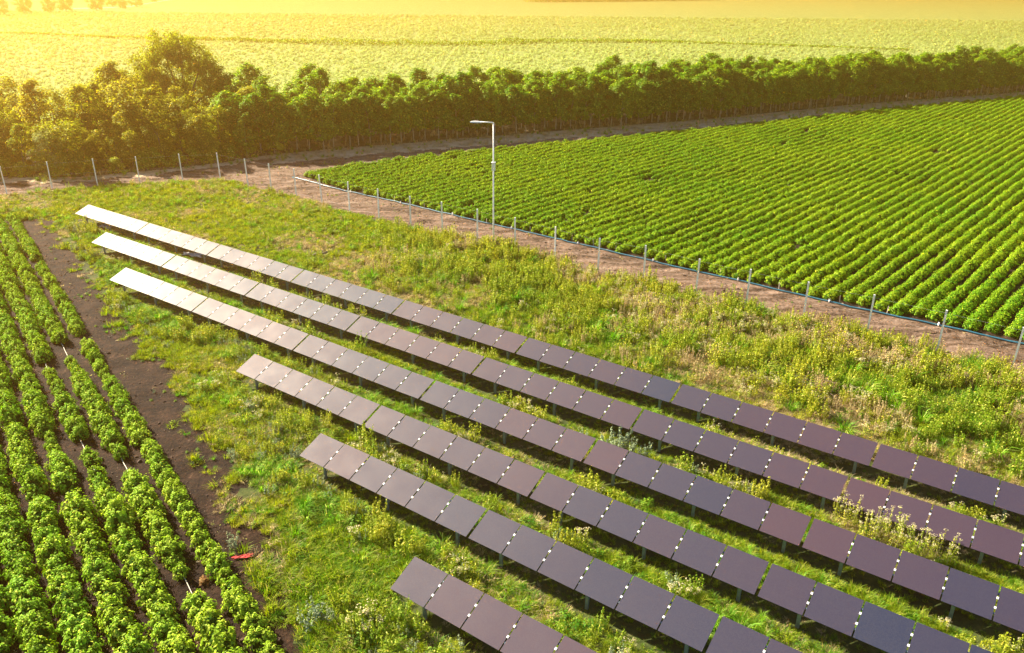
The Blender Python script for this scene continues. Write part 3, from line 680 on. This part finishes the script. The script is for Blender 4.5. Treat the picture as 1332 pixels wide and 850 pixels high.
b = MB(); V = [(*p, -.24) for p in q]+[(*p, -.24) for p in (q+n_*9)]; b.add(V, [(i, i+1, i+6, i+5) for i in range(4)])
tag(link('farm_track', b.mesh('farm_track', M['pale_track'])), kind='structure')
# far wood edge along the top of the picture, and the taller strip dividing the far crop
def strip_leaves(pts, wdt, h, per_m, leaf, r, hf=None):
    pts = np.array(pts); seg = np.linalg.norm(np.diff(pts, axis=0), axis=1); c_ = np.r_[0, np.cumsum(seg)]; n = int(c_[-1]*per_m)
    s = r.random(n)*c_[-1]; x = np.interp(s, c_, pts[:, 0]); y = np.interp(s, c_, pts[:, 1]); hh = h if hf is None else h*hf(s/c_[-1])
    z = r.random(n)*hh*(.7+.5*vnoise(s, s*0, 2.3)); C = np.stack([x+r.normal(size=n)*wdt*.3, y+r.normal(size=n)*wdt*.3, z-.2], -1)
    return leaves(C, sph(n, r)+np.array([0, 0, .4]), leaf, 1.5, .2, r)
fr = np.random.default_rng(21)
q = GP([(-40, 42), (60, 44), (150, 49), (300, 53), (444, 58), (620, 58.5), (700, 55.5), (790, 54.5), (888, 55), (1000, 58.5), (1110, 62), (1185, 65)])
lv, lf = strip_leaves(q, 1.6, 1.3, 46, .42, fr, lambda t: .35+.75*np.clip(np.sin(np.clip((t-.15)/.7, 0, 1)*math.pi), 0, 1)*(.6+.8*(vnoise(t*60, t*0, 1.)))); tag(link('crop_divider', mesh('crop_divider', lv, lf, (M['tree'],))), 'thin dark line of taller growth crossing the pale far field', 'hedgerow', kind='stuff')
q = GP([(690, 2.4), (790, 1.8), (900, .2), (960, -2)]); lv, lf = strip_leaves(q, 10, 7, 30, 1.6, fr); tag(link('far_wood', mesh('far_wood', lv, lf, (M['tree'],))), 'dark far-off wood edge at the very top above the pale field', 'wood', kind='stuff')

# ------------------------------------------------------------------ meadow cover
pr = np.random.default_rng(17)
def tuft(n, rad, h, lean, wd, mat, nm='grass_tuft', arch=.35):
    v, f = blades(n, rad, h, lean, wd, pr, arch); return mesh(nm, v, f, (mat,))
def weedplant(h, nst, mat, top=None, leaf=.07, per=26, spread=.16, nm='weed', topn=16, tr=.05):
    """upright stems clothed in small leaves, optionally with pale heads"""
    parts = []
    for i in range(nst):
        a = pr.random()*6.283; q = spread*math.sqrt(pr.random()); hh = h*(.6+.5*pr.random()); base = np.array([q*math.cos(a), q*math.sin(a), 0]); dr = np.array([math.cos(a)*.25*pr.random(), math.sin(a)*.25*pr.random(), 1.])
        v, f = stalk(hh, pr); v[:, :2] += (v[:, 2:3]*dr[:2]); v = v+base; parts.append((v, f, 1 if top else 0))
        t = pr.random(per); t = .12+.88*t; C = base+dr*hh*t[:, None]; d = sph(per, pr); wv = leaf*1.1*(1.25-t)[:, None]; C = C+d*wv
        lv, lf = leaves(C, d*.6+np.array([0, 0, .7]), leaf, 2.4, .3, pr); parts.append((lv, lf, 0))
        if top:
            tp = base+dr*hh; d = sph(topn, pr); C = tp+d*np.array([1, 1, .35])*tr*2; lv, lf = leaves(C, d*.3+np.array([0, 0, 1.]), tr, 1.1, 0, pr); parts.append((lv, lf, 1))
    V, F, MI = join(parts); return mesh(nm, V, F, (mat, top) if top else (mat,), MI)
def lowleaf(n, rad, h, leaf, mat, nm='herb'):
    d = sph(n, pr); d[:, 2] = np.abs(d[:, 2]); C = d*np.array([rad, rad, h])*(.3+.7*pr.random((n, 1)))+np.array([0, 0, .01])
    lv, lf = leaves(C, d*.5+np.array([0, 0, .7]), leaf, 1.7, .2, pr); return mesh(nm, lv, lf, (mat,))
GR = [tuft(56, .17, .17, .8, .011, M['grass']) for _ in range(3)]+[tuft(52, .13, .27, .6, .011, M['grass']) for _ in range(3)]+[lowleaf(80, .15, .13, .034, M['grass']) for _ in range(2)]+[tuft(50, .15, .2, .8, .012, M['darkgrass']) for _ in range(1)]+[tuft(44, .17, .2, .9, .011, M['dry'], 'dry_tuft') for _ in range(2)]
nG = len(GR)
# short grass everywhere in the meadow: density falls off with distance
def rand_in(n, x0, x1, y0, y1): return x0+rng.random(n)*(x1-x0), y0+rng.random(n)*(y1-y0)
def pts(n, box, keep):
    X, Y = rand_in(n, *box); m = inframe(X, Y, 90) & keep(X, Y); return X[m], Y[m]
LDist = lambda X, Y: dpoly(X, Y, LDo)
def meadow(X, Y): return zn(X, Y) == 0
bare = lambda X, Y: fbm(X, Y, 1.5, 70)
dead = lambda X, Y: fbm(X, Y, 6.5, 77)
def keepgrass(X, Y):
    z = zn(X, Y); p = np.where(z == 0, 1., 0.); e5 = (z == 5)*np.clip(.8-LDist(X, Y)/1.3, 0, 1)*np.clip((fbm(X, Y, .9, 72)-.52)*5, 0, 1)
    d = LDist(X, Y); p = p*np.clip((d+.5)/1.6+(bare(X, Y)-.45)*3.0, .12, 1)       # thin, patchy near the soil strip
    p = p*np.where(undertable(X, Y), .55, 1)*np.clip((bare(X, Y)-.2)*6, .25, 1)
    return rng.random(X.shape) < np.maximum(p, e5)
X1, Y1 = pts(60000, (-22, 24, 11, 36), keepgrass); X2, Y2 = pts(105000, (-46, 50, 33, 75), keepgrass)
X = np.r_[X1, X2]; Y = np.r_[Y1, Y2]
hgt = (.55+.9*fbm(X, Y, 3.2, 80))*np.where(undertable(X, Y, .30), .45, 1); s = hgt*(1+rng.normal(size=len(X))*.15)*1.0
dr_ = np.clip((fbm(X, Y, 4.5, 84)-.47)*5, .03, .75)*np.where(tcoord(X, Y)[1] > 24, 1, .35); pk = np.where(rng.random(len(X)) < dr_, rng.integers(nG-2, nG, len(X)), rng.integers(0, nG-2, len(X)))
o = scatter('meadow_grass', GR, np.stack([X, Y, hz(X, Y)-.01], -1), rnd3(len(X), .12), s3(s), pk)
tag(o, 'short uneven green and yellow grass covering the meadow round the solar rows', 'grass', kind='stuff'); print('grass', len(X))
# taller growth: band beside the fence, between the rows, clumps
band = lambda X, Y: dpoly(X, Y, FLL[18:])                       # eastern run of the fence
W1 = [weedplant(.75, 9, M['weed'], None, .075, 24, .16) for _ in range(4)]                   # 0-3 yellow-green upright
W2 = [weedplant(.62, 9, M['dry'], None, .05, 30, .20, 'dry_weed') for _ in range(3)]        # 4-6 tan
W3 = [weedplant(.50, 7, M['weed'], M['umbel'], .06, 20, .16, 'flowering_weed', 10, .035) for _ in range(2)]  # 7-8
W4 = [tuft(60, .14, .62, .75, .02, M['longgrass'], 'long_grass', .55) for _ in range(3)]     # 9-11
W5 = [lowleaf(110, .26, .34, .085, M['ground_leaf'], 'broad_weed') for _ in range(3)]        # 12-14
W6 = [weedplant(.42, 9, M['grey'], None, .06, 24, .18, 'grey_weed') for _ in range(2)]       # 15-16
W7 = [lowleaf(130, .30, .40, .07, M['darkgrass'], 'green_weed') for _ in range(2)]           # 17-18
TW_ = W1+W2+W3+W4+W5+W6+W7
rec = []
def addw(X, Y, kinds, s0_, var=.2):
    k = rng.choice(kinds, len(X)); s_ = s0_*(1+rng.normal(size=len(X))*var); rec.append(np.stack([X, Y, k, np.clip(s_, .25, 2)], -1))
def near_s(X, Y):
    s_, v = tcoord(X, Y); return s_, v
# fence band
def kb(X, Y):
    d = band(X, Y); s_, v = tcoord(X, Y); return (zn(X, Y) == 0) & (X > -20) & (rng.random(X.shape) < np.clip(1.3-d/8.5, 0, 1)*np.clip((fbm(X, Y, 2.2, 90)-.30)*5, .1, 1)) & (v > TR[0][1]+TW+1.2)
X, Y = pts(52000, (-22, 40, 18, 68), kb); t_ = fbm(X, Y, 3.0, 95)
for lo, hi, kinds, s_ in ((0, .38, [0, 1, 2, 3, 17, 18], .95), (.38, .52, [0, 1, 2, 3, 9, 10, 12], 1.0), (.52, .575, [0, 1, 2, 4, 5, 7], 1.0), (.575, 1, [4, 5, 6, 7, 8, 0], 1.0)):
    m = (t_ >= lo) & (t_ < hi); addw(X[m], Y[m], kinds, s_*(.80+.55*fbm(X[m], Y[m], 1.7, 97)))
# light sprinkle over the open meadow beyond the first row and before the left fence
def ko(X, Y):
    s_, v = tcoord(X, Y); return (zn(X, Y) == 0) & (v > TR[0][1]+TW+.5) & (rng.random(X.shape) < np.clip((fbm(X, Y, 3.4, 101)-.38)*3, .02, .7))
X, Y = pts(26000, (-46, 40, 18, 76), ko); addw(X, Y, [0, 1, 4, 2, 7, 12, 17, 9, 13, 10], .72)
# between the rows
def kr(X, Y):
    s_, v = tcoord(X, Y); m = np.zeros(X.shape, bool)
    for i, (a0, b0) in enumerate(TR):
        lo = b0-1.75; m |= (s_ > a0-1) & (v > lo) & (v < b0-.22-.4*(s_ > a0)*(rng.random(X.shape) < .6))
    return m & (zn(X, Y) == 0) & (rng.random(X.shape) < np.clip((fbm(X, Y, 1.8, 111)-.28)*4, .06, .95))
X, Y = pts(60000, (-46, 36, 10, 62), kr); t_ = fbm(X, Y, 2.6, 115); s_, v = tcoord(X, Y)
for lo, hi, kinds, k_ in ((0, .42, [9, 10, 11, 17, 18], .66), (.42, .55, [12, 13, 14, 17, 18], .72), (.55, .63, [12, 7, 14, 0, 2], .95), (.63, 1, [7, 12, 15, 1, 3], .92)):
    m = (t_ >= lo) & (t_ < hi); addw(X[m], Y[m], kinds, k_)
# open ground left of the rows
def kl(X, Y):
    s_, v = tcoord(X, Y); m = np.ones(X.shape, bool)
    for a0, b0 in TR: m &= ~((s_ > a0-.2) & (v > b0-.3))
    d = LDist(X, Y); return m & (v < TR[0][1]) & (zn(X, Y) == 0) & (rng.random(X.shape) < np.clip((fbm(X, Y, 2.0, 121)-.36)*3.2, .02, .8)*np.clip(d/2.5, 0, 1))
X, Y = pts(60000, (-40, 10, 10, 60), kl); t_ = fbm(X, Y, 2.6, 125)
for lo, hi, kinds, k_ in ((0, .42, [17, 18, 12, 9], .75), (.42, .55, [17, 12, 13, 0, 9], .75), (.55, .65, [0, 1, 13, 17, 15], .75), (.65, 1, [15, 16, 17, 0], .72)):
    m = (t_ >= lo) & (t_ < hi); addw(X[m], Y[m], kinds, k_)
# weeds tangled on the strip edges, dry verge and track
def kv(X, Y): return (zn(X, Y) == 2) & (rng.random(X.shape) < .75)
X, Y = pts(26000, (-50, 90, 64, 146), kv); m = X < -22; addw(X[m], Y[m], [0, 9, 12, 17, 4], .7); m = ~m; addw(X[m], Y[m], [4, 5, 6, 4, 9], .62)
def kw(X, Y): return (zn(X, Y) == 3) & (dpoly(X, Y, HB) < 4) & (rng.random(X.shape) < .35)
X, Y = pts(26000, (-50, 90, 64, 150), kw); addw(X, Y, [4, 5, 6, 17], .8)
def kt(X, Y): return (zn(X, Y) == 1) & (fbm(X, Y, 1.5, 131) > .70)
X, Y = pts(9000, (-50, 40, 30, 80), kt); addw(X, Y, [12, 17, 0, 4], .35)
def ks(X, Y): return (zn(X, Y) == 5) & (LDist(X, Y) < 1.4) & (rng.random(X.shape) < np.clip((fbm(X, Y, 1.3, 141)-.50)*4, 0, .6))
X, Y = pts(14000, (-36, 2, 10, 60), ks); addw(X, Y, [17, 12, 15, 9], .36)
A = np.concatenate(rec); print('weeds', len(A))
o = scatter('tall_weeds', TW_, np.stack([A[:, 0], A[:, 1], hz(A[:, 0], A[:, 1])-.01], -1), rnd3(len(A), .10), s3(A[:, 3]), A[:, 2].astype(int))
tag(o, 'tangled tall weeds, dry stalks and long grass between the rows and along the fence', 'weeds', kind='stuff')
# far crop canopy
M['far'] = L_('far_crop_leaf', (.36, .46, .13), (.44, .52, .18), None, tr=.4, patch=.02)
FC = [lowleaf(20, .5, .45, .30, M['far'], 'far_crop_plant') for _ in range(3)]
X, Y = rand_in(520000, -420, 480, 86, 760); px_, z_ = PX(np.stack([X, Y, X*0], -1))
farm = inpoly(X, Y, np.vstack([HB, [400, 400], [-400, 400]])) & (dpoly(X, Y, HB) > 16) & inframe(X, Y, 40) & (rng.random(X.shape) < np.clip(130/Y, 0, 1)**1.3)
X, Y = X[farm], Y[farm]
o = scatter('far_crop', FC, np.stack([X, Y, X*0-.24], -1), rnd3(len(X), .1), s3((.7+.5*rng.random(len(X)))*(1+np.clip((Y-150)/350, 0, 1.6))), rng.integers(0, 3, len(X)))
tag(o, 'pale green crop speckling the wide far field beyond the trees', 'crop', kind='stuff'); print('farcrop', len(X))

# clods and litter on the bare earth
def clod():
    V = sph(14, pr)*np.array([1, 1, .6])*(.8+.4*pr.random((14, 1)))*.05
    import bmesh
    bm = bmesh.new()
    for v in V: bm.verts.new(v)
    bmesh.ops.convex_hull(bm, input=bm.verts); me = bpy.data.meshes.new('clod'); bm.to_mesh(me); bm.free(); return me
CL = [clod() for _ in range(4)]
for me in CL: me.materials.append(M['clod'])
LT = [lowleaf(7, .16, .03, .05, M['dry'], 'dry_litter') for _ in range(2)]+[lowleaf(9, .18, .04, .06, M['brownleaf'], 'brown_litter')]
def kc(X, Y):
    z = zn(X, Y); return np.isin(z, (1, 5, 6)) & (rng.random(X.shape) < np.clip((fbm(X, Y, 1.1, 151)-.3)*2.5, .05, 1))
X, Y = pts(90000, (-46, 34, 10, 86), kc); k_ = rng.choice(7, len(X), p=[.22, .22, .22, .22, .04, .04, .04]); s = np.exp(rng.normal(size=len(X))*.5-.15)*np.where(k_ < 4, .8, 1.)
o = scatter('soil_clods', CL+LT, np.stack([X, Y, hz(X, Y)], -1), rnd3(len(X), .4), s3(s), k_)
tag(o, 'loose clods and dry litter on the track and bare soil', 'clods', kind='stuff')
# ------------------------------------------------------------------ single plants and small things one can point at
def single(name, me, x, y, s, label, cat, group=None, z=0.):
    p = G(x, y); o = link(name, me, None, (p[0], p[1], float(hz(*p))-.01+z), (0, 0, rng.random()*6.28)); o.scale = (s, s, s); return tag(o, label, cat, group)
UMB = [weedplant(1.15, 9, M['weed'], M['umbel'], .075, 30, .34, 'umbel_plant', 12, .035) for _ in range(4)]
for i, (x, y) in enumerate([(1096, 672), (1112, 679), (1130, 688), (1143, 690), (1158, 697), (1172, 703), (1188, 709), (1203, 718), (1216, 716), (1228, 727), (1180, 722), (1150, 708), (1126, 700), (1086, 664)]):
    single('umbel_plant', UMB[i % 4], x, y+10, .72+rng.random()*.35, 'tall cream-headed umbel plant rising between the second and third solar rows', 'plant', 'cream umbel plants between the second and third solar rows')
PG = [weedplant(.95, 10, M['grey'], None, .10, 34, .24, 'pale_weed') for _ in range(3)]
for i, (x, y, s) in enumerate([(792, 588, 1.0), (803, 585, 1.15), (815, 590, .95), (836, 596, .85), (760, 572, .7), (783, 590, .8)]):
    single('pale_weed', PG[i % 3], x, y+5, s, 'pale silvery-green weed standing in the gap past the second solar row', 'plant', 'pale weeds in the gap past the second solar row')
for i, (x, y, s) in enumerate([(160, 402, .7), (172, 408, .75), (182, 404, .6), (166, 412, .6)]):
    single('grey_herb', W6[i % 2], x, y, s*1.6, 'silvery low herb by the bare soil, near the end of the third solar row', 'plant', 'silvery herbs by the end of the third solar row')
for x, y, s, l in ((306, 708, .9, 'small silvery herb alone on the dark soil, above the red scrap'), (402, 812, 1.5, 'tall pale green weed near the lower edge of the picture'), (338, 600, .9, 'small silvery herb where soil strip meets grass, before the fourth solar row'), (350, 645, .8, 'small silvery herb in thin grass, below its twin by the soil strip')):
    single('silvery_herb', W6[0], x, y, s*1.2, l, 'plant')
for x, y, s, l in ((1060, 498, 1.5, 'large dry brown weed clump beside the brush pile'), (925, 462, 1.1, 'tan dry weed clump past the first solar row, paler than its surroundings'), (1008, 474, 1.1, 'second tan dry clump towards the brush pile'), (640, 395, 1.3, 'broad dry tan bush by the lamp post side of the meadow'), (582, 345, 1.2, 'reddish dry weed clump short of the lamp post')):
    single('dry_clump', W2[0], x, y, s, l, 'plant')
single('withered_plant', lowleaf(90, .22, .26, .09, M['brownleaf'], 'withered_plant'), 267, 757, 1.0, 'withered rust-brown plant between the two outermost crop rows', 'plant')
# brush pile
b = MB(); r2 = np.random.default_rng(9)
for i in range(34):
    c = r2.normal(size=3)*np.array([.7, .35, .08])+np.array([0, 0, .16]); d = sph(1, r2)[0]*np.array([1, 1, .3]); l = .3+r2.random()*.6
    b.tube([tuple(c-d*l), tuple(c+r2.normal(size=3)*.05), tuple(c+d*l)], [.018, .014, .006], 5)
p = G(1072, 512); tag(link('brush_pile', b.mesh('brush_pile', M['trunk']), None, (p[0], p[1], float(hz(*p))+.05), (0, 0, -.6)), 'pile of dead brown branches in the meadow past the first solar row', 'brush pile')
b = MB(); b.tube([(-.5, 0, .1), (-.15, .05, .14), (.25, 0, .12), (.5, .08, .2)], [.10, .12, .10, .06], 8); b.tube([(.1, 0, .15), (.25, .25, .32)], [.05, .02], 6)
p = G(425, 374); p = G(417, 333); tag(link('log', b.mesh('log', M['trunk'], True), None, (p[0], p[1], float(hz(*p))), (0, 0, .5)), 'short dark log lying in the grass past the first solar row', 'log')
def rag(nm, mat, x, y, a, c, label, cat, rz, hh=.06):
    n = 12; V = []
    for j in range(n):
        for i in range(n):
            u, v = i/(n-1)-.5, j/(n-1)-.5; V.append((u*a*(1+.2*math.sin(v*9)), v*c*(1+.3*math.sin(u*7)), hh*(1+math.sin(u*17+v*5)*math.cos(v*11))*.7+.02))
    F = [(j*n+i, j*n+i+1, (j+1)*n+i+1, (j+1)*n+i) for j in range(n-1) for i in range(n-1)]
    me = mesh(nm, V, F, (mat,), smooth=True); p = G(x, y); o = link(nm, me, None, (p[0], p[1], float(hz(*p))+.02), (0, 0, rz))
    md = o.modifiers.new('thick', 'SOLIDIFY'); md.thickness = .006; return tag(o, label, cat)
rag('red_cloth', M['red'], 316, 725, .58, .16, 'crumpled red cloth scrap on the bare soil strip', 'cloth', .3, .03)
rag('plastic_sheet', M['white'], 252, 333, 1.5, .55, 'crumpled whitish plastic sheet lying under the first solar row', 'sheet', -.3, .10)
rag('grey_sack', M['greybag'], 138, 297, .9, .5, 'blue-grey sack under the first table of the row nearest the fence', 'sack', -.4, .16)
